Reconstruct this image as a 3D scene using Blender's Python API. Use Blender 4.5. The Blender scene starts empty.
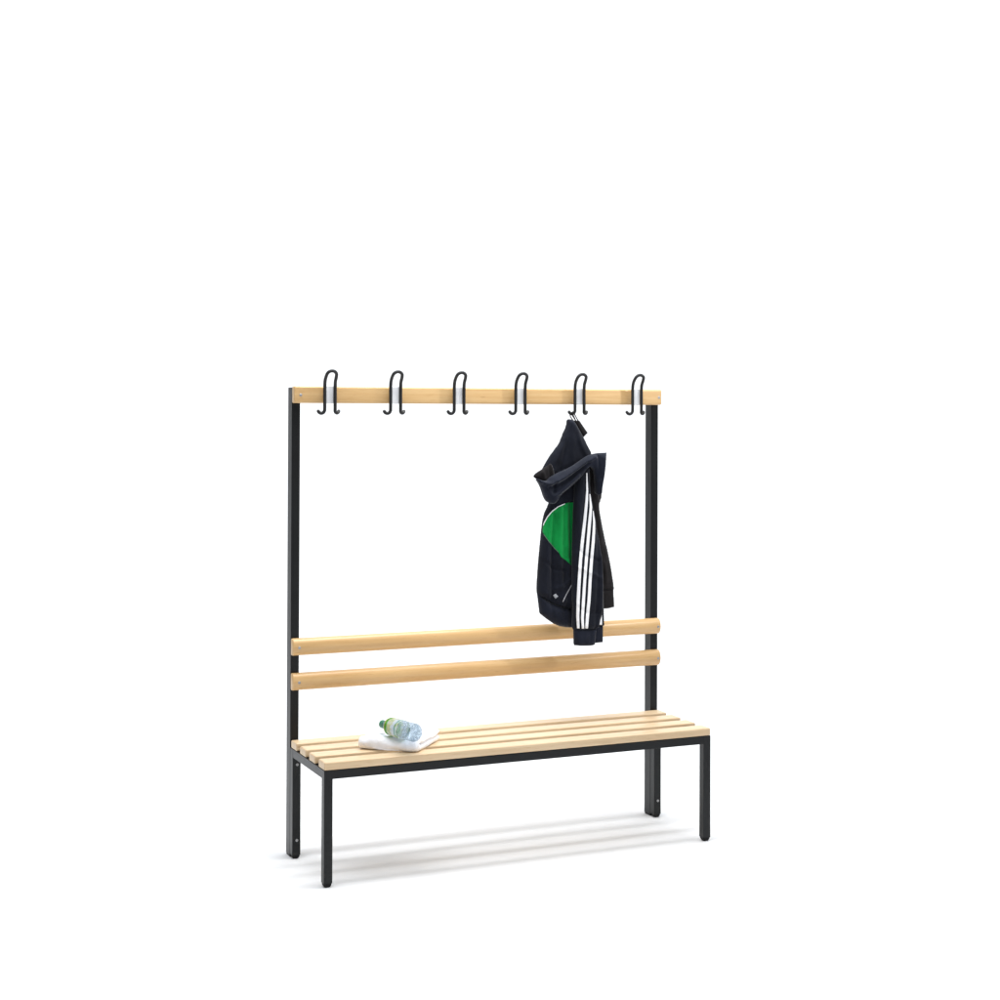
import bpy, bmesh, math, random
from mathutils import Vector, Matrix, noise
from mathutils.geometry import delaunay_2d_cdt
from mathutils.bvhtree import BVHTree

random.seed(4)
scene = bpy.context.scene
C = scene.collection

# ------------------------------------------------------------------ camera
F, CX, CY, YAW = 1577.454, 491.374, 395.506, 0.4125
CAM = Vector((-1.61013, -5.42583, 1.60089))
ROLL, PITCH = 0.00381, -0.00893
_r = Vector((math.cos(YAW), -math.sin(YAW), 0))
_h = Vector((math.sin(YAW), math.cos(YAW), 0))
_z = Vector((0, 0, 1))
FW = _h * math.cos(PITCH) - _z * math.sin(PITCH)
_u = _z * math.cos(PITCH) + _h * math.sin(PITCH)
RT = _r * math.cos(ROLL) + _u * math.sin(ROLL)
UP = _u * math.cos(ROLL) - _r * math.sin(ROLL)
cam_d = bpy.data.cameras.new('camera')
cam = bpy.data.objects.new('camera', cam_d)
C.objects.link(cam)
M = Matrix((RT, UP, -FW)).transposed().to_4x4()
M.translation = CAM
cam.matrix_world = M
cam_d.sensor_width = 36
cam_d.lens = 36 * F / 1000
cam_d.shift_x = (500 - CX) / 1000
cam_d.shift_y = (CY - 500) / 1000
cam_d.clip_end = 200
scene.camera = cam


def at(x, y, Y):
    """the point of the upright plane at depth Y that the measured outline point (x, y) stands for"""
    d = FW + RT * ((x - CX) / F) - UP * ((y - CY) / F)
    return CAM + d * ((Y - CAM.y) / d.y)


# ------------------------------------------------------------------ materials
def new_mat(name):
    m = bpy.data.materials.new(name)
    m.use_nodes = True
    nt = m.node_tree
    b = nt.nodes['Principled BSDF']
    return m, nt, b


def N(nt, t, **kw):
    n = nt.nodes.new(t)
    for k, v in kw.items():
        setattr(n, k, v)
    return n


def coords(nt, scale=(1, 1, 1), randomize=True):
    tc = N(nt, 'ShaderNodeTexCoord')
    mp = N(nt, 'ShaderNodeMapping')
    mp.inputs['Scale'].default_value = scale
    if randomize:
        oi = N(nt, 'ShaderNodeObjectInfo')
        mul = N(nt, 'ShaderNodeVectorMath', operation='SCALE')
        mul.inputs[0].default_value = (7.1, 3.3, 5.7)
        nt.links.new(oi.outputs['Random'], mul.inputs['Scale'])
        add = N(nt, 'ShaderNodeVectorMath', operation='ADD')
        nt.links.new(tc.outputs['Object'], add.inputs[0])
        nt.links.new(mul.outputs[0], add.inputs[1])
        nt.links.new(add.outputs[0], mp.inputs['Vector'])
    else:
        nt.links.new(tc.outputs['Object'], mp.inputs['Vector'])
    return mp.outputs['Vector']


def ramp(nt, fac, stops):
    r = N(nt, 'ShaderNodeValToRGB')
    els = r.color_ramp.elements
    els[0].position, els[0].color = stops[0][0], (*stops[0][1], 1)
    els[1].position, els[1].color = stops[-1][0], (*stops[-1][1], 1)
    for p, c in stops[1:-1]:
        e = els.new(p)
        e.color = (*c, 1)
    nt.links.new(fac, r.inputs['Fac'])
    return r.outputs['Color']


def bump(nt, b, h, strength, dist):
    bp = N(nt, 'ShaderNodeBump')
    bp.inputs['Strength'].default_value = strength
    bp.inputs['Distance'].default_value = dist
    nt.links.new(h, bp.inputs['Height'])
    nt.links.new(bp.outputs['Normal'], b.inputs['Normal'])


def wood(name, dark, mid, light, coat=0.25):
    m, nt, b = new_mat(name)
    v = coords(nt, (1.1, 26, 26))
    n1 = N(nt, 'ShaderNodeTexNoise')
    n1.inputs['Scale'].default_value = 2.4
    n1.inputs['Detail'].default_value = 5
    n1.inputs['Distortion'].default_value = 0.6
    nt.links.new(v, n1.inputs['Vector'])
    base = ramp(nt, n1.outputs['Fac'], [(0.25, dark), (0.5, mid), (0.75, light)])
    # short beech flecks
    v2 = coords(nt, (14, 240, 240))
    n2 = N(nt, 'ShaderNodeTexNoise')
    n2.inputs['Scale'].default_value = 1.6
    n2.inputs['Detail'].default_value = 2
    nt.links.new(v2, n2.inputs['Vector'])
    fl = ramp(nt, n2.outputs['Fac'], [(0.60, (1, 1, 1)), (0.75, (0.86, 0.80, 0.72))])
    mx = N(nt, 'ShaderNodeMix', data_type='RGBA', blend_type='MULTIPLY')
    mx.inputs['Factor'].default_value = 1
    nt.links.new(base, mx.inputs['A'])
    nt.links.new(fl, mx.inputs['B'])
    # slow tone drift along the board and a few small knots
    v3 = coords(nt, (2.2, 5, 5))
    n3 = N(nt, 'ShaderNodeTexNoise')
    n3.inputs['Scale'].default_value = 1.3
    nt.links.new(v3, n3.inputs['Vector'])
    dr = ramp(nt, n3.outputs['Fac'], [(0.3, (0.93, 0.90, 0.86)), (0.7, (1, 1, 1))])
    mx2 = N(nt, 'ShaderNodeMix', data_type='RGBA', blend_type='MULTIPLY')
    mx2.inputs['Factor'].default_value = 1
    nt.links.new(mx.outputs['Result'], mx2.inputs['A'])
    nt.links.new(dr, mx2.inputs['B'])
    v4 = coords(nt, (6, 30, 30))
    vo = N(nt, 'ShaderNodeTexVoronoi')
    vo.inputs['Scale'].default_value = 0.9
    nt.links.new(v4, vo.inputs['Vector'])
    kn = ramp(nt, vo.outputs['Distance'], [(0.03, (0.55, 0.42, 0.30)), (0.10, (1, 1, 1))])
    mx3 = N(nt, 'ShaderNodeMix', data_type='RGBA', blend_type='MULTIPLY')
    mx3.inputs['Factor'].default_value = 0.7
    nt.links.new(mx2.outputs['Result'], mx3.inputs['A'])
    nt.links.new(kn, mx3.inputs['B'])
    nt.links.new(mx3.outputs['Result'], b.inputs['Base Color'])
    b.inputs['Roughness'].default_value = 0.42
    b.inputs['Coat Weight'].default_value = coat
    b.inputs['Coat Roughness'].default_value = 0.25
    bump(nt, b, n1.outputs['Fac'], 0.08, 0.001)
    return m


def painted(name, col, rough, spec, sc=900, st=0.06):
    m, nt, b = new_mat(name)
    v = coords(nt)
    n1 = N(nt, 'ShaderNodeTexNoise')
    n1.inputs['Scale'].default_value = sc
    nt.links.new(v, n1.inputs['Vector'])
    n2 = N(nt, 'ShaderNodeTexNoise')
    n2.inputs['Scale'].default_value = 9
    n2.inputs['Detail'].default_value = 4
    nt.links.new(v, n2.inputs['Vector'])
    c = ramp(nt, n2.outputs['Fac'], [(0.3, tuple(x * 0.85 for x in col)), (0.7, tuple(x * 1.15 for x in col))])
    nt.links.new(c, b.inputs['Base Color'])
    b.inputs['Roughness'].default_value = rough
    b.inputs['Specular IOR Level'].default_value = spec
    bump(nt, b, n1.outputs['Fac'], st, 0.0005)
    return m


def fabric(name, col, var=0.25, sheen=0.15, sc=700, st=0.35):
    m, nt, b = new_mat(name)
    v = coords(nt)
    n1 = N(nt, 'ShaderNodeTexNoise')
    n1.inputs['Scale'].default_value = sc
    n1.inputs['Detail'].default_value = 2
    nt.links.new(v, n1.inputs['Vector'])
    n2 = N(nt, 'ShaderNodeTexNoise')
    n2.inputs['Scale'].default_value = 14
    n2.inputs['Detail'].default_value = 4
    nt.links.new(v, n2.inputs['Vector'])
    c = ramp(nt, n2.outputs['Fac'], [(0.3, tuple(x * (1 - var) for x in col)), (0.7, tuple(x * (1 + var) for x in col))])
    nt.links.new(c, b.inputs['Base Color'])
    b.inputs['Roughness'].default_value = 0.85
    b.inputs['Specular IOR Level'].default_value = 0.15
    b.inputs['Sheen Weight'].default_value = sheen
    b.inputs['Sheen Roughness'].default_value = 0.4
    bump(nt, b, n1.outputs['Fac'], st, 0.001)
    return m


W_SEAT = wood('seat_beech', (0.63, 0.45, 0.262), (0.71, 0.53, 0.33), (0.755, 0.585, 0.38), 0.15)
W_RAIL = wood('rail_beech', (0.60, 0.365, 0.148), (0.67, 0.43, 0.19), (0.71, 0.485, 0.235), 0.3)
BLACK = painted('black_powder_coat', (0.0065, 0.0072, 0.0077), 0.34, 0.27)
WIRE = painted('black_hook_lacquer', (0.012, 0.0125, 0.0135), 0.38, 0.4)
RUBBER = painted('black_foot_plastic', (0.006, 0.006, 0.006), 0.5, 0.2)
PLATE = painted('pale_grey_plate_plastic', (0.82, 0.825, 0.84), 0.45, 0.4, 500, 0.02)
STEEL = painted('zinc_screw', (0.42, 0.42, 0.43), 0.32, 0.5, 300, 0.05)
STEEL.node_tree.nodes['Principled BSDF'].inputs['Metallic'].default_value = 0.6
NAVY = fabric('navy_black_jersey', (0.0075, 0.009, 0.0155))
NAVY_RIB = fabric('navy_rib_knit', (0.0105, 0.013, 0.023), sc=900)
LINING = fabric('dark_brown_black_lining', (0.0135, 0.0115, 0.0125))
GREEN = fabric('green_jersey', (0.004, 0.27, 0.055), var=0.1, sheen=0.1)
WHITE_TAPE = fabric('white_tape', (0.90, 0.90, 0.92), var=0.03, sheen=0.0)
GREY_BADGE = fabric('grey_badge_print', (0.40, 0.42, 0.45), var=0.3, sheen=0.0, sc=900)
TERRY, _nt, _b = new_mat('white_terry')
_v = coords(_nt)
_n = N(_nt, 'ShaderNodeTexNoise')
_n.inputs['Scale'].default_value = 260
_n.inputs['Detail'].default_value = 3
_nt.links.new(_v, _n.inputs['Vector'])
_n2 = N(_nt, 'ShaderNodeTexNoise')
_n2.inputs['Scale'].default_value = 30
_nt.links.new(_v, _n2.inputs['Vector'])
_nt.links.new(ramp(_nt, _n2.outputs['Fac'], [(0.3, (0.90, 0.915, 0.97)), (0.7, (0.925, 0.94, 0.98))]), _b.inputs['Base Color'])
_b.inputs['Roughness'].default_value = 0.95
_b.inputs['Specular IOR Level'].default_value = 0.1
_b.inputs['Sheen Weight'].default_value = 0.3
bump(_nt, _b, _n.outputs['Fac'], 0.35, 0.002)


# ------------------------------------------------------------------ helpers
def link(name, bm, mat, parent=None, smooth=False, bev=0.0, seg=2):
    bmesh.ops.recalc_face_normals(bm, faces=bm.faces)
    me = bpy.data.meshes.new(name)
    bm.to_mesh(me)
    bm.free()
    o = bpy.data.objects.new(name, me)
    C.objects.link(o)
    me.materials.append(mat)
    if smooth:
        for p in me.polygons:
            p.use_smooth = True
    if bev:
        md = o.modifiers.new('bevel', 'BEVEL')
        md.width, md.segments, md.limit_method = bev, seg, 'ANGLE'
        for p in me.polygons:
            p.use_smooth = True
        wn = o.modifiers.new('weighted', 'WEIGHTED_NORMAL')
        wn.keep_sharp = True
    if parent:
        o.parent = parent
    return o


def box(bm, x0, x1, y0, y1, z0, z1):
    vs = [bm.verts.new((x, y, z)) for z in (z0, z1) for y in (y0, y1) for x in (x0, x1)]
    for f in ((0, 2, 3, 1), (4, 5, 7, 6), (0, 1, 5, 4), (2, 6, 7, 3), (0, 4, 6, 2), (1, 3, 7, 5)):
        bm.faces.new([vs[i] for i in f])


def bx(*a):
    bm = bmesh.new()
    box(bm, *a)
    return bm


def catmull(pts, n=6, closed=False):
    pts = [Vector(p) for p in pts]
    out = []
    L = len(pts)
    rng = range(L) if closed else range(L - 1)
    for i in rng:
        p1, p2 = pts[i], pts[(i + 1) % L]
        p0 = pts[i - 1] if (closed or i > 0) else p1 * 2 - p2
        p3 = pts[(i + 2) % L] if (closed or i + 2 < L) else p2 * 2 - p1
        for k in range(n):
            t = k / n
            out.append(0.5 * ((2 * p1) + (p2 - p0) * t + (2 * p0 - 5 * p1 + 4 * p2 - p3) * t * t + (3 * p1 - p0 - 3 * p2 + p3) * t ** 3))
    if not closed:
        out.append(pts[-1])
    return out


def tube(bm, pts, rad, seg=10, round_ends=True):
    pts = [Vector(p) for p in pts]
    rads = [rad] * len(pts)
    if round_ends:
        d0 = (pts[0] - pts[1]).normalized()
        d1 = (pts[-1] - pts[-2]).normalized()
        pre = [(pts[0] + d0 * rad * s, rad * c) for s, c in ((0.97, 0.25), (0.7, 0.71), (0.38, 0.92))]
        post = [(pts[-1] + d1 * rad * s, rad * c) for s, c in ((0.38, 0.92), (0.7, 0.71), (0.97, 0.25))]
        rads = [c for _, c in pre] + rads + [c for _, c in post]
        pts = [p for p, _ in pre] + pts + [p for p, _ in post]
    t0 = (pts[1] - pts[0]).normalized()
    nrm = t0.orthogonal().normalized()
    rings = []
    for i, p in enumerate(pts):
        t = (pts[min(i + 1, len(pts) - 1)] - pts[max(i - 1, 0)]).normalized()
        nrm = (nrm - t * nrm.dot(t)).normalized()
        bn = t.cross(nrm)
        rings.append([bm.verts.new(p + (nrm * math.cos(a) + bn * math.sin(a)) * rads[i])
                      for a in (2 * math.pi * k / seg for k in range(seg))])
    for a, b in zip(rings, rings[1:]):
        for k in range(seg):
            bm.faces.new((a[k], a[(k + 1) % seg], b[(k + 1) % seg], b[k]))
    bm.faces.new(rings[0][::-1])
    bm.faces.new(rings[-1])


def lathe(bm, prof, seg=40, cap0=True, cap1=True):
    """prof: list of (radius, along Y)"""
    rings = [[bm.verts.new((r * math.cos(2 * math.pi * k / seg), y, r * math.sin(2 * math.pi * k / seg))) for k in range(seg)] for r, y in prof]
    for a, b in zip(rings, rings[1:]):
        for k in range(seg):
            bm.faces.new((a[k], a[(k + 1) % seg], b[(k + 1) % seg], b[k]))
    if cap0:
        bm.faces.new(rings[0])
    if cap1:
        bm.faces.new(rings[-1][::-1])


def thing(name, label, cat, loc=(0, 0, 0)):
    o = bpy.data.objects.new(name, None)
    o.empty_display_size = 0.1
    C.objects.link(o)
    o.location = loc
    o['label'], o['category'] = label, cat
    return o


# ------------------------------------------------------------------ setting: one seamless white studio sweep
def sweep():
    bm = bmesh.new()
    back = 4.2                       # distance behind the bench where it turns up
    R = 2.0
    prof = [(-14, 0)] + [(-6 + i, 0) for i in range(0, 10)]
    for i in range(0, 13):
        a = math.pi / 2 * i / 12
        prof.append((back + R * math.sin(a), R - R * math.cos(a)))
    prof.append((back + R, 9))
    rows = []
    ctr = Vector((0.75, -0.1, 0))
    for s in (-14, -7, 0, 7, 14):
        rows.append([bm.verts.new(ctr + _r * s + _h * d + Vector((0, 0, z))) for d, z in prof])
    for a, b in zip(rows, rows[1:]):
        for k in range(len(prof) - 1):
            bm.faces.new((a[k], b[k], b[k + 1], a[k + 1]))
    m, nt, b = new_mat('white_studio_paper')
    v = coords(nt, randomize=False)
    n1 = N(nt, 'ShaderNodeTexNoise')
    n1.inputs['Scale'].default_value = 1.5
    nt.links.new(v, n1.inputs['Vector'])
    nt.links.new(ramp(nt, n1.outputs['Fac'], [(0.3, (0.875, 0.886, 0.90)), (0.7, (0.885, 0.897, 0.91))]), b.inputs['Base Color'])
    b.inputs['Roughness'].default_value = 0.9
    b.inputs['Specular IOR Level'].default_value = 0.0
    o = link('floor', bm, m, smooth=True)
    o['kind'] = 'structure'


sweep()

# ------------------------------------------------------------------ the bench
W = 1.5
bench = thing('cloakroom_bench', 'long beech slat bench with black steel legs and a rail of six coat hooks', 'bench', (0, 0, 0))
FRONT = -0.366
ZA0, ZS0, ZS1 = 0.361, 0.391, 0.419
YP0, YP1 = 0.0355, 0.0825


def leg(x0, y0, z1):
    bm = bx(x0, x0 + 0.03, y0, y0 + 0.03, 0.013, z1)
    o = link('leg', bm, BLACK, bench, bev=0.0009)
    fb = bmesh.new()
    rings = []
    for z, k in ((0.0135, 0.0143), (0.009, 0.0143), (0.004, 0.0122), (0.0, 0.0088)):
        ring = []
        for j in range(24):
            a = 2 * math.pi * j / 24
            ca, sa = math.cos(a), math.sin(a)
            s = (abs(ca) ** 6 + abs(sa) ** 6) ** (-1 / 6)
            ring.append(fb.verts.new((x0 + 0.015 + k * ca * s, y0 + 0.015 + k * sa * s, z)))
        rings.append(ring)
    for a, b in zip(rings, rings[1:]):
        for j in range(24):
            fb.faces.new((a[j], a[(j + 1) % 24], b[(j + 1) % 24], b[j]))
    fb.faces.new(rings[0])
    fb.faces.new(rings[-1][::-1])
    link('foot_cap', fb, RUBBER, o)
    return o


def screw(parent, x, y, z, r, name='screw', proud=0.0018):
    bm = bmesh.new()
    prof = [(r * 1.0, 0.0008), (r * 1.0, -proud * 0.4), (r * 0.85, -proud * 0.85), (r * 0.55, -proud), (r * 0.42, -proud * 0.35)]
    lathe(bm, prof, 16)
    bmesh.ops.translate(bm, verts=bm.verts, vec=(x, y, z))
    return link(name, bm, STEEL, parent)


for x0 in (0.0, W - 0.03):
    leg(x0, FRONT, ZS0)
    rl = leg(x0, 0.003, ZS0)
    for z in (0.335, 0.066):
        screw(rl, x0 + 0.0165, 0.003, z, 0.0052, 'bolt', 0.003)
    pb = bx(x0, x0 + 0.031, YP0, YP1, 0.006, 1.678)
    po = link('post', pb, BLACK, bench, bev=0.0009)
    fb = bx(x0 + 0.001, x0 + 0.030, YP0 + 0.001, YP1 - 0.001, 0.0, 0.0065)
    link('foot_cap', fb, RUBBER, po, bev=0.002)
    link('side_rail', bx(x0 + 0.0005, x0 + 0.0295, FRONT + 0.012, 0.020, ZA0, ZS0 - 0.0002), BLACK, bench, bev=0.0009)
link('front_rail', bx(0.012, W - 0.012, FRONT + 0.0004, FRONT + 0.0295, ZA0 + 0.0002, ZS0 - 0.0004), BLACK, bench, bev=0.0009)
link('rear_rail', bx(0.012, W - 0.012, 0.0035, 0.0325, ZA0 + 0.0002, ZS0 - 0.0004), BLACK, bench, bev=0.0009)

for k in range(4):
    y0 = FRONT - 0.001 + k * 0.1085
    link('seat_slat', bx(0.0, W, y0, y0 + 0.067, ZS0 + 0.0004, ZS1), W_SEAT, bench, bev=0.005, seg=4)


def rail(name, z0, z1, y0, y1, rnd, rz):
    """beech rail, its front edges rounded over"""
    bm = bmesh.new()
    prof = []
    for i in range(9):
        a = math.pi / 2 * i / 8
        prof.append((y0 + rnd - rnd * math.cos(a), z1 - rz + rz * math.sin(a)))
    prof += [(y1 - 0.002, z1), (y1, z1 - 0.002), (y1, z0 + 0.002), (y1 - 0.002, z0)]
    for i in range(9):
        a = math.pi / 2 * i / 8
        prof.append((y0 + rnd - rnd * math.sin(a), z0 + rz - rz * math.cos(a)))
    c = Vector(((y0 + y1) / 2, (z0 + z1) / 2))
    rings = []
    for x, s in ((0.0, 0.004), (0.0012, 0.0015), (0.004, 0.0), (W / 3, 0), (2 * W / 3, 0), (W - 0.004, 0.0), (W - 0.0012, 0.0015), (W, 0.004)):
        ring = []
        for y, z in prof:
            d = c - Vector((y, z))
            ring.append(bm.verts.new((x, y + math.copysign(min(s, abs(d.x)), d.x), z + math.copysign(min(s, abs(d.y)), d.y))))
        rings.append(ring)
    n = len(prof)
    for a, b in zip(rings, rings[1:]):
        for k in range(n):
            bm.faces.new((a[k], a[(k + 1) % n], b[(k + 1) % n], b[k]))
    bm.faces.new(rings[0][::-1])
    bm.faces.new(rings[-1])
    o = link(name, bm, W_RAIL, bench, smooth=True)
    es = o.modifiers.new('split', 'EDGE_SPLIT')
    es.split_angle = math.radians(35)
    for x in (0.0235, W - 0.0125):
        screw(o, x, y0, (z0 + z1) / 2 - 0.001, 0.0052)
    return o


rail('hook_rail', 1.6215, 1.682, 0.004, YP0, 0.007, 0.007)
rail('back_rail', 0.7195, 0.780, 0.004, YP0, 0.020, 0.0295)
rail('back_rail', 0.5955, 0.6565, 0.004, YP0, 0.020, 0.0295)


def coat_hook(x):
    pl = bmesh.new()
    box(pl, x - 0.0150, x + 0.0150, -0.013, 0.0042, 1.6208, 1.6835)
    hw = 0.0195
    yw = -0.0165
    zc = 1.604
    left = []
    for i in range(0, 9):                       # lower left curl: out to the left, tip turned up
        a = math.radians(205 + (360 - 205) * i / 8)
        left.append((-hw - 0.0115 + 0.0115 * math.cos(a), yw + 0.006 * (1 - i / 8), zc - 0.006 + 0.0125 * math.sin(a)))
    leg_l = [(-hw, yw, 1.64), (-hw, yw, 1.682), (-hw, yw - 0.004, 1.703), (-hw + 0.0012, yw - 0.012, 1.7175)]
    arch = []
    for i in range(1, 8):
        a = math.pi - math.pi * i / 8
        arch.append(((hw - 0.001) * math.cos(a), yw - 0.019 - 0.006 * math.sin(a), 1.7205 + 0.0165 * math.sin(a)))
    leg_r = [(hw - 0.0005, yw - 0.014, 1.716), (hw - 0.001, yw - 0.005, 1.700), (hw, yw, 1.682), (hw, yw, 1.64)]
    right = []
    for i in range(0, 9):
        a = math.radians(180 + (335 - 180) * i / 8)
        right.append((hw + 0.0098 + 0.0098 * math.cos(a), yw + 0.016 * i / 8, zc - 0.006 + 0.0115 * math.sin(a)))
    pts = catmull([Vector(p) + Vector((x, 0, 0)) for p in left + leg_l + arch + leg_r + right], 3)
    bm = bmesh.new()
    tube(bm, pts, 0.0061, 12)
    o = link('coat_hook', bm, WIRE, bench, smooth=True)
    link('mounting_plate', pl, PLATE, o, bev=0.002)


for hx in (0.1259, 0.3761, 0.6265, 0.8770, 1.1265, 1.3772):
    coat_hook(hx)


# ------------------------------------------------------------------ soft goods
def seg_dist(p, a, b):
    ab = b - a
    t = max(0, min(1, (p - a).dot(ab) / max(ab.length_squared, 1e-9)))
    return (p - a - ab * t).length


def poly_dist(p, poly):
    return min(seg_dist(p, poly[i], poly[(i + 1) % len(poly)]) for i in range(len(poly)))


def inside(p, poly):
    c = False
    n = len(poly)
    for i in range(n):
        a, b = poly[i], poly[i - 1]
        if (a.y > p.y) != (b.y > p.y) and p.x < (b.x - a.x) * (p.y - a.y) / (b.y - a.y) + a.x:
            c = not c
    return c


def resample(poly, step):
    out = []
    n = len(poly)
    for i in range(n):
        a, b = poly[i], poly[(i + 1) % n]
        k = max(1, round((b - a).length / step))
        for j in range(k):
            out.append(a.lerp(b, j / k))
    return out


def fill(poly, step):
    bd = resample(poly, step)
    pts = list(bd)
    x0, x1 = min(p.x for p in bd), max(p.x for p in bd)
    y0, y1 = min(p.y for p in bd), max(p.y for p in bd)
    row = 0
    y = y0
    while y <= y1:
        x = x0 + (step / 2 if row % 2 else 0)
        while x <= x1:
            p = Vector((x, y))
            if inside(p, bd) and poly_dist(p, bd) > step * 0.55:
                pts.append(p)
            x += step
        y += step * 0.866
        row += 1
    n = len(bd)
    res = delaunay_2d_cdt(pts, [], [list(range(n))], 1, 1e-6)
    return res[0], res[2], bd


def crease_sum(p, creases):
    h = 0
    for line, amp, wid in creases:
        d = min(seg_dist(p, Vector(line[i]), Vector(line[i + 1])) for i in range(len(line) - 1))
        h += amp * math.exp(-(d / wid) ** 2)
    return h


def puff(name, outline, mat, parent, Y, front, back, R, creases=(), smooth_outline=True, step=1.1, wob=0.0025, tilt=None):
    """thick soft panel: outline measured on the upright plane at depth Y, cushioned towards the front and back.
    front/back thickness in metres, R the edge rounding in outline units (about 3.8 mm each)."""
    poly = [Vector(p) for p in outline]
    if smooth_outline:
        poly = catmull(poly, 4, True)
    vs, fs, bd = fill(poly, step)
    bm = bmesh.new()
    A, B = [], []
    for p in vs:
        p = Vector(p)
        d = poly_dist(p, bd)
        k = max(0.0, 1 - (1 - min(d / R, 1)) ** 2) ** 0.5
        yc = Y + (tilt(p.x, p.y) if tilt else 0)
        P = at(p.x, p.y, yc)
        w = wob * noise.noise(Vector((p.x * 0.11, p.y * 0.045, hash_name(name)))) + wob * 0.5 * noise.noise(Vector((p.x * 0.3, p.y * 0.12, 3.3)))
        f = front * k + (crease_sum(p, creases) + w) * min(1, d / 2.0)
        A.append(bm.verts.new(P + Vector((0, -max(f, 0.0), 0))))
        B.append(A[-1] if d < 1e-4 else bm.verts.new(P + Vector((0, back * k, 0))))
    for f in fs:
        bm.faces.new([A[i] for i in f])
        g = [B[i] for i in f][::-1]
        if not all(B[i] is A[i] for i in f):
            bm.faces.new(g)
    o = link(name, bm, mat, parent, smooth=True)
    return o


def hash_name(s):
    return (sum(ord(c) * (i + 1) for i, c in enumerate(s)) % 97) * 1.7


def decal(name, outline, mat, target, parent, lift=0.0012, step=0.8, smooth_outline=False, thick=0.0008):
    """thin sewn-on tape or panel laid over the cloth of `target`, following its folds"""
    me = target.data
    bvh = BVHTree.FromPolygons([v.co for v in me.vertices], [p.vertices for p in me.polygons])
    poly = [Vector(p) for p in outline]
    if smooth_outline:
        poly = catmull(poly, 4, True)
    vs, fs, bd = fill(poly, step)
    bm = bmesh.new()
    F_, ok = [], []
    last = None
    for p in vs:
        P = at(p[0], p[1], -0.1)
        o_ = Vector((P.x, P.y, P.z))
        d = (P - CAM).normalized()
        loc, nr, idx, dist = bvh.ray_cast(o_ - d * 0.5, d)
        if loc is None:
            ok.append(False)
            F_.append(None)
            continue
        ok.append(True)
        F_.append((loc - d * lift, loc - d * (lift - thick)))
    V1 = [bm.verts.new(a[0]) if a else None for a in F_]
    for f in fs:
        if all(ok[i] for i in f):
            bm.faces.new([V1[i] for i in f])
    for v in [v for v in bm.verts if not v.link_faces]:
        bm.verts.remove(v)
    o = link(name, bm, mat, parent, smooth=True)
    sd = o.modifiers.new('thickness', 'SOLIDIFY')
    sd.thickness = thick
    sd.offset = 0
    return o


jk = thing('hooded_jacket', 'navy black hooded sports jacket with green panel and white sleeve stripes hanging from a hook', 'jacket', at(573, 627, -0.07))


def J(o):
    o.parent = jk
    o.matrix_parent_inverse = Matrix.Translation(-jk.location)
    return o


def jpuff(*a, **k):
    return J(puff(*a[:3], None, *a[3:], **k))


def jdecal(name, outline, mat, target, **k):
    o = decal(name, outline, mat, target, None, **k)
    o.parent = target
    return o


YB = -0.072
# far sleeve: brownish black, hanging behind on the right
far = jpuff('sleeve', [(589, 466), (596, 459), (602, 468), (601.5, 494), (599, 506), (601.5, 522), (605, 540), (608.5, 556), (611.5, 573), (613.6, 588), (612, 590), (604, 590), (596, 589), (592, 560), (588, 520), (586, 490)],
            LINING, YB + 0.018, 0.020, 0.020, 5,
            creases=[([(592, 470), (595, 505), (600, 545), (604, 580)], 0.004, 2.2), ([(597, 470), (597.5, 500), (604, 545)], -0.004, 1.6), ([(594, 500), (599, 530), (602, 560)], -0.003, 1.4)])
far['label'] = 'brownish black sleeve hanging at the back'
cf = puff('cuff', [(597, 588.3), (605, 588.6), (613.2, 587.6), (613.6, 598), (614.2, 607), (608, 608.6), (600, 609), (597, 608)], LINING, far, YB + 0.018, 0.017, 0.016, 4, smooth_outline=False)

# body
body = jpuff('body', [(552, 494), (548.6, 504), (545, 512), (542.8, 520), (541.3, 532), (540, 545), (538.6, 560), (537.5, 575), (536.9, 592), (541, 598), (552, 604), (562, 607.5), (573, 609.5), (583, 609.5), (585, 580), (586, 540), (586, 500), (580, 480), (566, 482)],
             NAVY, YB + 0.012, 0.032, 0.030, 9,
             creases=[([(568, 503), (568.5, 530), (569, 562)], -0.016, 2.6), ([(552, 512), (549.5, 540), (549, 575), (549.5, 598)], -0.010, 2.0), ([(571, 575), (560, 584), (551, 588)], 0.005, 2.0), ([(541, 560), (550, 568), (560, 570)], -0.004, 1.8),
                      ([(557, 508), (556, 540), (557, 580), (560, 603)], 0.010, 2.6), ([(545, 530), (543, 560), (542, 592)], 0.004, 2.2),
                      ([(566, 560), (563, 585), (561, 600)], 0.004, 2.0), ([(562.5, 510), (563.5, 545)], 0.004, 1.8)])
hem = puff('hem_band', [(536.9, 590.8), (541, 596.8), (552, 602.8), (562, 606.3), (573, 608.3), (583, 608.3), (583.5, 618), (582, 627.5), (573, 627.6), (566, 627.2), (559.5, 626.2), (553, 623.4), (546, 618.6), (539.8, 613.6), (538.3, 602)],
           NAVY_RIB, body, YB + 0.012, 0.031, 0.028, 8,
           creases=[([(549, 600), (549, 620)], -0.005, 2.0), ([(557, 604), (558, 626)], 0.004, 2.4), ([(568, 608), (568, 627)], -0.006, 2.4)], smooth_outline=False)
jdecal('green_panel', [(564.5, 503.6), (568, 502.6), (576, 502.4), (576, 566.5), (571.5, 565.2), (566, 560.4), (561, 556.8), (559.3, 553.3), (552, 546), (545.5, 537), (542.6, 532), (542.8, 526.5), (544, 523), (547.5, 516.5), (552, 511), (558, 506.5)], GREEN, body, lift=0.0016)
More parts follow.
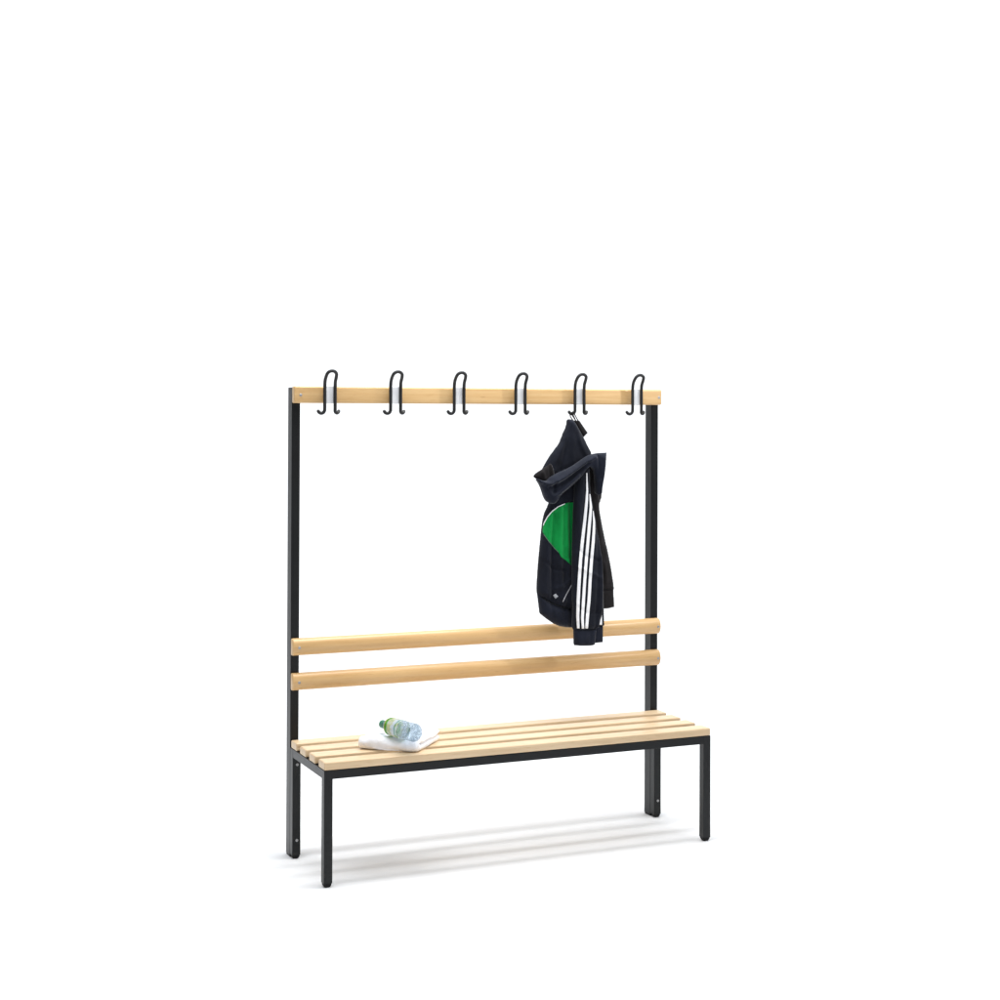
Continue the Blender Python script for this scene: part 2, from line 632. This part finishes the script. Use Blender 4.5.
jdecal('white_piping', [(565, 503.3), (558, 506.2), (552, 510.7), (547.3, 516.2), (543.7, 522.8), (542.9, 525.5), (543.6, 525.5), (544.5, 523.2), (548.0, 517), (552.6, 511.5), (558.4, 507.1), (565, 504.2)], WHITE_TAPE, body, lift=0.0026, step=0.5)
jdecal('hem_piping', [(543.8, 534), (548.5, 540.3), (555, 548.4), (558.6, 552), (558.3, 552.5), (554.6, 549), (548, 540.9), (543.4, 534.6)], fabric('grey_piping', (0.09, 0.16, 0.12), sheen=0), body, lift=0.0026, step=0.5)
jdecal('pocket_piping', [(571.6, 584.5), (572.3, 584.8), (568, 592.5), (563.2, 602), (562.3, 601.7), (567.3, 592)], fabric('pale_piping', (0.36, 0.36, 0.38), sheen=0), body, lift=0.0022, step=0.5)
jdecal('badge', [(553.0, 595.4), (555.6, 593.6), (558.2, 596.6), (555.4, 598.6)], GREY_BADGE, body, lift=0.0022, step=0.7)

# second cuff just behind the near sleeve
mid = jpuff('sleeve', [(594, 560), (600, 560), (602.8, 590), (603.6, 606), (604, 625.6), (599, 626.2), (594, 626)], NAVY, YB - 0.020, 0.016, 0.016, 4, smooth_outline=False)
cm = puff('cuff', [(592, 625.3), (599, 625.6), (603, 624.8), (602.9, 634), (602.8, 642.2), (596, 643), (592, 643)], NAVY_RIB, mid, YB - 0.020, 0.014, 0.014, 3.5, smooth_outline=False)
jdecal('white_stripe', [(601.7, 600.5), (602.2, 603), (601.9, 612), (602.1, 624.8), (599.0, 624.9), (600.0, 612), (601, 604)], WHITE_TAPE, mid, lift=0.0018)

# near sleeve with the three stripes
near = jpuff('sleeve', [(578, 470), (588, 466), (589.2, 484), (591.2, 500), (594.2, 515), (597, 531), (599.8, 548), (601.6, 565), (602.6, 590), (602.2, 610), (599.6, 620), (597, 628.6), (585, 629.6), (573, 629.4), (572.6, 610), (571.8, 590), (571.9, 560), (572.6, 530), (573.5, 505), (575, 482)],
             NAVY, YB - 0.030, 0.026, 0.022, 6,
             creases=[([(594.6, 525), (596, 560), (594.5, 600), (593, 627)], -0.005, 1.7), ([(599, 555), (599.6, 585), (598.5, 612)], 0.005, 1.8), ([(574, 548), (584, 556), (596, 560)], -0.004, 1.8), ([(573, 566), (582, 569), (597, 577)], 0.004, 2.0), ([(574, 606), (584, 612), (598, 612)], -0.003, 1.6),
                      ([(577, 505), (575.2, 560), (574.6, 620)], 0.003, 1.8), ([(583, 480), (580.5, 520), (576.5, 570), (575.5, 600)], -0.0025, 1.5)])
cn = puff('cuff', [(573.4, 628.4), (585, 628.8), (595.6, 627.8), (595.2, 636), (594.2, 645), (590, 645.8), (580, 645.9), (573.8, 645.2), (573.6, 636)], NAVY_RIB, near, YB - 0.030, 0.022, 0.018, 4, smooth_outline=False,
          creases=[([(579, 629), (579, 645)], 0.0015, 1.2), ([(588, 629), (588, 645)], -0.002, 1.5)])


def strip(left, right):
    return left + right[::-1]


jdecal('white_stripe', strip([(586.3, 473), (586.2, 490), (585.4, 500), (583.3, 520), (581.0, 540), (579.0, 560), (577.7, 580), (576.6, 600), (576.3, 616), (577, 628.4)],
                             [(587.2, 473), (588.1, 490), (588.0, 500), (586.3, 520), (584.1, 540), (582.1, 560), (580.8, 580), (579.8, 600), (579.2, 616), (579.6, 628.4)]), WHITE_TAPE, near, lift=0.0018)
jdecal('white_stripe', strip([(589.4, 494), (589.7, 507), (588.3, 520), (586.6, 540), (584.8, 560), (583.3, 580), (582, 600), (581, 618), (581.8, 628.6)],
                             [(590.1, 494), (592.1, 507), (591.3, 520), (589.5, 540), (587.8, 560), (586.2, 580), (585, 600), (583.8, 618), (584.2, 628.6)]), WHITE_TAPE, near, lift=0.0018)
jdecal('white_stripe', strip([(592.8, 511), (593, 521), (592.6, 530), (591.8, 541), (590, 560), (588.6, 580), (587.5, 600), (585.9, 616), (585.2, 628.5)],
                             [(593.3, 511), (595, 521), (595.1, 530), (594.7, 541), (593, 560), (591.6, 580), (590.5, 600), (589, 616), (588, 628.5)]), WHITE_TAPE, near, lift=0.0018)

# the back of the neck drawn up to the hook
neck = jpuff('neck_drape', [(567.2, 419.6), (573, 420.2), (577, 425.5), (583, 437), (588, 446.5), (591.4, 455), (592, 470), (580, 484), (560, 486), (545, 482), (541, 474), (544.5, 464.5), (551, 454), (558.5, 443.5), (562.5, 434), (566, 425.5)],
             NAVY, YB + 0.022, 0.022, 0.022, 7,
             creases=[([(567.5, 424), (561, 444), (553, 462), (550, 478)], 0.005, 1.7), ([(570, 424), (564, 446), (558, 470)], -0.004, 1.6), ([(574, 425), (577, 440), (585, 458)], 0.004, 2.0), ([(571.5, 424), (570, 450), (572, 470)], 0.003, 2.4)], wob=0.003)
J(puff('neck_flap', [(573.2, 420.4), (579.3, 420.5), (587.8, 432.8), (583.4, 437.4), (578.2, 429.5)], LINING, None, YB + 0.022, 0.006, 0.006, 2.2, smooth_outline=False))

# hood: a thick turned-over band, open at the left, folded down over the shoulders
back_lip = jpuff('hood', [(533.2, 476.6), (537.5, 478.6), (543, 480.6), (547.5, 480), (551, 477), (559.4, 472.4), (567, 469), (575, 464.8), (583, 459.3), (590.2, 454.8), (597, 453.1), (604.5, 452.7), (606.4, 452.7), (606, 455.5), (605.6, 464), (604, 476), (601.7, 488), (600.8, 494.4), (597.2, 494.2), (596.6, 484), (595.6, 474), (593, 468), (588.2, 467.6), (582, 476), (571, 486.5), (562, 494), (557.5, 500), (554.5, 503.6), (549.2, 503.2), (545.6, 498.5), (543, 491), (540.8, 485.5), (537, 480)],
                 NAVY_RIB, YB - 0.050, 0.020, 0.045, 5,
                 creases=[([(541, 482), (549, 484), (562, 477), (578, 466), (592, 457)], 0.012, 2.0), ([(547, 488), (558, 484), (570, 476), (586, 463)], -0.011, 1.7), ([(553, 495), (562, 489), (576, 476)], 0.010, 2.0),
                          ([(547, 490), (551, 498), (556, 499)], 0.007, 2.0), ([(554, 483), (552, 492)], -0.006, 1.5),
                          ([(596.5, 456), (597, 464), (599, 478)], -0.008, 1.3), ([(602, 458), (601.5, 475), (599.5, 492)], 0.006, 1.6),
                          ([(560, 493), (572, 482), (585, 470)], -0.004, 1.6)], wob=0.003)
lin = jpuff('hood_lining', [(533.4, 476.4), (536.6, 472.6), (541.6, 469.4), (546, 466.5), (551, 464), (554, 472), (553, 481), (546, 483), (540.5, 482), (537, 479.2)], LINING, YB - 0.026, 0.008, 0.02, 4, creases=[([(541, 470), (544, 480)], 0.005, 1.8), ([(549, 466), (549.5, 480)], -0.005, 1.6)])
bm = bmesh.new()
for pts in ([(570.8, 421.5), (570.2, 416), (571.2, 412.6), (572.6, 413.6), (573, 421.5)], [(573.4, 421.5), (572.2, 415), (572.8, 411.8), (574.2, 413.6), (575.4, 421.5)]):
    w = [at(x, y, -0.030 + 0.0025 * (i % 2)) for i, (x, y) in enumerate(pts)]
    w[0].y = w[-1].y = YB + 0.016
    tube(bm, catmull(w, 4), 0.0021, 8)
J(link('hanging_loop', bm, LINING, smooth=True))


# ------------------------------------------------------------------ towel
def towel():
    A, B, D = Vector((0.168, -0.203, 0)), Vector((0.308, -0.062, 0)), Vector((0.342, -0.350, 0))
    Cc = Vector((0.502, -0.172, 0))
    zb = ZS1
    hb = 0.0112
    U = []                                   # section of the fold: lower layer, turn at the near edge, upper layer
    n1, nt_ = 14, 8
    lay = 0.0225
    for i in range(n1):
        U.append((1 - i / n1 * 0.955, 0.0))
    for i in range(nt_ + 1):
        a = math.pi * i / nt_
        U.append((0.045 - 0.045 * math.sin(a), lay / 2 - lay / 2 * math.cos(a)))
    for i in range(1, n1 + 1):
        U.append((0.045 + i / n1 * 0.945, lay))
    M_ = 34
    nU = len(U)
    mid, nor = [], []
    for i, (s, z) in enumerate(U):
        s0, z0 = U[max(i - 1, 0)]
        s1, z1 = U[min(i + 1, nU - 1)]
        t = Vector(((s1 - s0) * 0.2, z1 - z0)).normalized()
        nor.append(Vector((-t.y, t.x)))
    bm = bmesh.new()
    top, bot = [], []
    for i, (s, z) in enumerate(U):
        ra, rb = [], []
        for j in range(M_ + 1):
            l = j / M_
            l2 = l
            near_edge = A.lerp(D, l2)
            far_edge = B.lerp(Cc, l2)
            p = near_edge.lerp(far_edge, s)
            dirv = (far_edge - near_edge).normalized()
            de = min(l, 1 - l) * 0.215
            ds = min(i, nU - 1 - i) / nU * 0.45
            k = (1 - (1 - min(min(de, ds * 2) / 0.010, 1)) ** 2) ** 0.5
            nz = noise.noise(Vector((p.x * 17, p.y * 17, z * 40)))
            nf = noise.noise(Vector((p.x * 55, p.y * 55, z * 90)))
            h = hb * k * (1 + 0.10 * nz)
            sag = 0.009 * (z / lay) * (nz + 0.5 * nf) + 0.0035 * (z / lay) * math.sin(l * 7 + s * 3) - 0.004 * (z / lay) * (abs(2 * l - 1) ** 3)
            p = p + dirv * (0.016 * abs(2 * l - 1) ** 7 * (1 - 2 * s))
            edge_w = 0.003 * noise.noise(Vector((l * 5, z * 60, 2.2)))
            c = p + dirv * edge_w + Vector((0, 0, zb + hb + 0.0006 + z + sag))
            nv = dirv * nor[i].x + Vector((0, 0, nor[i].y))
            ra.append(bm.verts.new(c + nv * h))
            rb.append(bm.verts.new(c - nv * h))
        top.append(ra)
        bot.append(rb)
    for i in range(nU - 1):
        for j in range(M_):
            bm.faces.new((top[i][j], top[i][j + 1], top[i + 1][j + 1], top[i + 1][j]))
            bm.faces.new((bot[i][j], bot[i + 1][j], bot[i + 1][j + 1], bot[i][j + 1]))
    bmesh.ops.remove_doubles(bm, verts=bm.verts, dist=1e-5)
    for v in bm.verts:
        v.co.z = max(v.co.z, zb + 0.0006)
    # close the rims
    holes = [e for e in bm.edges if e.is_boundary]
    if holes:
        bmesh.ops.bridge_loops if False else bmesh.ops.holes_fill(bm, edges=holes, sides=0)
    o = link('folded_towel', bm, TERRY, smooth=True)
    o['label'] = 'small white folded terry towel lying on the bench slats under a water bottle'
    o['category'] = 'towel'
    sub = o.modifiers.new('sub', 'SUBSURF')
    sub.levels = sub.render_levels = 2
    tx = bpy.data.textures.new('terry_clouds', 'CLOUDS')
    tx.noise_scale = 0.006
    dp = o.modifiers.new('pile', 'DISPLACE')
    dp.texture = tx
    dp.texture_coords = 'GLOBAL'
    dp.strength = 0.0018
    dp.mid_level = 0.5
    return o


towel()

# ------------------------------------------------------------------ bottle
def clear_mat(name, tint, milk, milk_amt, ior, sc, shine=0.5, mottle=None):
    """clear, slightly wavy plastic or water: lets light straight through, with glints and a little haze"""
    m, nt, b = new_mat(name)
    nt.nodes.remove(b)
    out = nt.nodes['Material Output']
    tr = N(nt, 'ShaderNodeBsdfTransparent')
    tr.inputs['Color'].default_value = (*tint, 1)
    gl = N(nt, 'ShaderNodeBsdfGlossy')
    gl.inputs['Roughness'].default_value = 0.08
    di = N(nt, 'ShaderNodeBsdfTranslucent')
    di.inputs['Color'].default_value = (*milk, 1)
    df = N(nt, 'ShaderNodeBsdfDiffuse')
    df.inputs['Color'].default_value = (*milk, 1)
    hz = N(nt, 'ShaderNodeAddShader')
    nt.links.new(di.outputs[0], hz.inputs[0])
    nt.links.new(df.outputs[0], hz.inputs[1])
    v = coords(nt)
    n1 = N(nt, 'ShaderNodeTexNoise')
    n1.inputs['Scale'].default_value = sc
    n1.inputs['Detail'].default_value = 2
    n1.inputs['Distortion'].default_value = 1.5
    nt.links.new(v, n1.inputs['Vector'])
    bp = N(nt, 'ShaderNodeBump')
    bp.inputs['Strength'].default_value = 0.8
    bp.inputs['Distance'].default_value = 0.004
    nt.links.new(n1.outputs['Fac'], bp.inputs['Height'])
    nt.links.new(bp.outputs['Normal'], gl.inputs['Normal'])
    fr = N(nt, 'ShaderNodeFresnel')
    fr.inputs['IOR'].default_value = ior
    nt.links.new(bp.outputs['Normal'], fr.inputs['Normal'])
    mh = N(nt, 'ShaderNodeMixShader')
    mh.inputs[0].default_value = milk_amt
    nt.links.new(tr.outputs[0], mh.inputs[1])
    nt.links.new(hz.outputs[0], mh.inputs[2])
    ge = N(nt, 'ShaderNodeNewGeometry')
    sb = N(nt, 'ShaderNodeMath', operation='SUBTRACT', use_clamp=True)
    sh = N(nt, 'ShaderNodeMath', operation='MULTIPLY')
    sh.inputs[1].default_value = shine
    nt.links.new(fr.outputs[0], sh.inputs[0])
    nt.links.new(sh.outputs[0], sb.inputs[0])
    if mottle:
        nt.links.new(ramp(nt, n1.outputs['Fac'], [(0.40, mottle), (0.62, tint)]), tr.inputs['Color'])
    nt.links.new(ge.outputs['Backfacing'], sb.inputs[1])
    mx = N(nt, 'ShaderNodeMixShader')
    nt.links.new(sb.outputs[0], mx.inputs[0])
    nt.links.new(mh.outputs[0], mx.inputs[1])
    nt.links.new(gl.outputs[0], mx.inputs[2])
    nt.links.new(mx.outputs[0], out.inputs['Surface'])
    return m


PET = clear_mat('clear_pet', (0.95, 0.97, 0.99), (0.42, 0.46, 0.50), 0.20, 1.45, 55, 0.5, (0.74, 0.78, 0.81))
PET_BASE = clear_mat('thick_pet_base', (0.88, 0.92, 0.95), (0.42, 0.46, 0.50), 0.10, 1.5, 90, 0.7, (0.44, 0.50, 0.54))
WATER = clear_mat('still_water', (0.93, 0.96, 0.98), (0.44, 0.47, 0.50), 0.14, 1.25, 45, 0.4, (0.76, 0.82, 0.86))

p0, p1 = Vector((0.2645, -0.196, 0)), Vector((0.320, -0.394, 0))
bdir = (p1 - p0).normalized()
ang = math.atan2(bdir.y, bdir.x) - math.pi / 2
bottle = thing('water_bottle', 'clear plastic bottle with green cap and label lying on the white towel', 'bottle', (0, 0, 0))
RB = 0.0315
prof = [(0.0125, 0.012), (0.0125, 0.020), (0.0145, 0.021), (0.0145, 0.024), (0.0130, 0.026), (0.0152, 0.0285), (0.0215, 0.036), (0.0270, 0.044), (0.0299, 0.054), (RB - 0.0006, 0.063), (RB, 0.072), (RB, 0.084)]
y = 0.084
prof += [(RB - 0.0006, 0.0845), (RB - 0.0006, 0.122), (RB, 0.1225)]
for k in range(6):
    yy = 0.126 + k * 0.010
    prof += [(RB, yy), (RB - 0.0007, yy + 0.0025), (RB - 0.0022, yy + 0.005), (RB - 0.0007, yy + 0.0075)]
prof += [(RB, 0.187), (RB - 0.0002, 0.191), (RB - 0.0012, 0.1948)]
bm = bmesh.new()
lathe(bm, prof, 48, cap0=True, cap1=False)
bo = link('body', bm, PET, bottle, smooth=True)
bm = bmesh.new()
lathe(bm, [(max(r - 0.0012, 0.0003), yv + (0.001 if i == 0 else -0.0008 if i > len(prof) - 8 else 0)) for i, (r, yv) in enumerate(prof)][4:], 48)
link('water', bm, WATER, bo, smooth=True)
bm = bmesh.new()
rows_b = []
for j in range(14):                      # five-lobed foot of the bottle
    t = j / 13
    row = []
    for k in range(60):
        a = 2 * math.pi * k / 60
        rr = (RB - 0.0014) * (1 - t) + 0.0008
        lobe = 0.5 + 0.5 * math.cos(5 * a)
        dome = 0.2035 - 0.0010 * t + (0.0035 * lobe * math.sin(math.pi * min(1, t * 1.6)) if t < 0.62 else 0.0) - 0.010 * max(0, t - 0.35) ** 1.2
        yb = 0.1945 + (dome - 0.1945) * min(1, t * 4)
        row.append(bm.verts.new((rr * math.cos(a), yb, rr * math.sin(a))))
    rows_b.append(row)
for a_, b_ in zip(rows_b, rows_b[1:]):
    for k in range(60):
        bm.faces.new((a_[k], a_[(k + 1) % 60], b_[(k + 1) % 60], b_[k]))
bm.faces.new(rows_b[-1])
link('base', bm, PET_BASE, bo, smooth=True)
bm = bmesh.new()
capv = []
prof_c = [(0.0005, -0.0008), (0.0125, -0.0008), (0.0142, 0.001), (0.0146, 0.003), (0.0146, 0.0165), (0.0150, 0.0172), (0.0150, 0.0205), (0.0131, 0.0207)]
lathe(bm, prof_c, 60)
for v in bm.verts:
    r = math.hypot(v.co.x, v.co.z)
    if 0.0144 < r < 0.0148:
        pass
CAPM = painted('green_cap_plastic', (0.012, 0.17, 0.085), 0.3, 0.5, 200, 0.02)
link('cap', bm, CAPM, bottle, smooth=True)
# label: a printed sleeve round the shoulder end (green band, yellow and white field, thin blue-green line)
m, nt, b = new_mat('printed_label')
tc = N(nt, 'ShaderNodeTexCoord')
sp = N(nt, 'ShaderNodeSeparateXYZ')
nt.links.new(tc.outputs['Object'], sp.inputs[0])
ns = N(nt, 'ShaderNodeTexNoise')
ns.inputs['Scale'].default_value = 70
ns.inputs['Detail'].default_value = 1
nt.links.new(tc.outputs['Object'], ns.inputs['Vector'])
ma = N(nt, 'ShaderNodeMath', operation='MULTIPLY_ADD')
ma.inputs[1].default_value = 0.010
nt.links.new(ns.outputs['Fac'], ma.inputs[0])
nt.links.new(sp.outputs['Y'], ma.inputs[2])
mr = N(nt, 'ShaderNodeMapRange')
mr.inputs['From Min'].default_value = 0.050
mr.inputs['From Max'].default_value = 0.132
nt.links.new(ma.outputs[0], mr.inputs['Value'])
col = ramp(nt, mr.outputs[0], [(0.0, (0.72, 0.66, 0.25)), (0.10, (0.55, 0.52, 0.12)), (0.16, (0.10, 0.42, 0.04)), (0.27, (0.16, 0.50, 0.05)), (0.32, (0.76, 0.84, 0.78)), (0.50, (0.80, 0.84, 0.88)), (0.80, (0.78, 0.83, 0.88)), (0.86, (0.10, 0.36, 0.30)), (0.92, (0.75, 0.85, 0.82)), (1.0, (0.7, 0.85, 0.7))])
n6 = N(nt, 'ShaderNodeTexNoise')
n6.inputs['Scale'].default_value = 48
nt.links.new(tc.outputs['Object'], n6.inputs['Vector'])
spots = ramp(nt, n6.outputs['Fac'], [(0.50, (1, 1, 1)), (0.56, (1.0, 0.86, 0.42)), (0.66, (0.55, 0.78, 0.45))])
mxl = N(nt, 'ShaderNodeMix', data_type='RGBA', blend_type='MULTIPLY')
mxl.inputs['Factor'].default_value = 0.9
nt.links.new(col, mxl.inputs['A'])
nt.links.new(spots, mxl.inputs['B'])
nt.links.new(mxl.outputs['Result'], b.inputs['Base Color'])
b.inputs['Roughness'].default_value = 0.3
bm = bmesh.new()
lathe(bm, [(0.0294, 0.0500), (0.0306, 0.0545), (RB + 0.0001, 0.063), (RB + 0.0005, 0.072), (RB + 0.0004, 0.090), (RB + 0.0004, 0.112), (RB + 0.0004, 0.1255)], 48, False, False)
tl = N(nt, 'ShaderNodeBsdfTranslucent')
nt.links.new(mxl.outputs['Result'], tl.inputs['Color'])
ml = N(nt, 'ShaderNodeMixShader')
ml.inputs[0].default_value = 0.5
nt.links.new(b.outputs[0], ml.inputs[1])
nt.links.new(tl.outputs[0], ml.inputs[2])
nt.links.new(ml.outputs[0], nt.nodes['Material Output'].inputs['Surface'])
link('label', bm, m, bo, smooth=True)
bottle.location = (p0.x, p0.y, ZS1 + 0.0465 + RB)
bottle.rotation_euler = (0.0, 0.35, ang)

# ------------------------------------------------------------------ light: studio
world = bpy.data.worlds.new('World')
scene.world = world
world.use_nodes = True
bg = world.node_tree.nodes['Background']
bg.inputs['Color'].default_value = (0.97, 0.98, 1, 1)
bg.inputs['Strength'].default_value = 0.46


def area(name, loc, target, sx, sy, power, col=(1, 1, 1)):
    d = bpy.data.lights.new(name, 'AREA')
    d.shape = 'RECTANGLE'
    d.size, d.size_y = sx, sy
    d.energy = power
    d.color = col
    o = bpy.data.objects.new(name, d)
    C.objects.link(o)
    o.location = loc
    dirv = Vector(target) - Vector(loc)
    o.rotation_euler = dirv.to_track_quat('-Z', 'Y').to_euler()
    return o


area('overhead_softbox', (0.75, -0.2, 5.6), (0.75, -0.2, 0), 8, 8, 215, (0.965, 0.983, 1))
area('strip_light', (0.75, -0.45, 3.6), (0.75, -0.45, 0), 2.6, 0.72, 92, (0.97, 0.985, 1))
sd = bpy.data.lights.new('hook_spot', 'SPOT')
sd.energy, sd.spot_size, sd.spot_blend, sd.shadow_soft_size = 250, math.radians(29), 0.5, 0.07
so = bpy.data.objects.new('hook_spot', sd)
C.objects.link(so)
so.location = (4.3, -2.0, 2.9)
so.rotation_euler = (Vector((0.95, 0, 1.48)) - so.location).to_track_quat('-Z', 'Y').to_euler()
wl = Vector((0.75, -0.1, 0)) + _h * 1.6
area('backdrop_light', (wl.x, wl.y, 5.4), tuple(Vector((0.75, -0.1, 0)) + _h * 6.2 + Vector((0, 0, 2.6))), 12, 1.2, 300)

scene.view_settings.view_transform = 'Standard'
scene.view_settings.look = 'None'
scene.view_settings.exposure = 0
scene.view_settings.gamma = 1
scene.view_settings.use_curve_mapping = False
scene.render.engine = 'CYCLES'
scene.cycles.max_bounces = 12
scene.cycles.transparent_max_bounces = 16
scene.cycles.caustics_reflective = False
scene.cycles.use_denoising = True
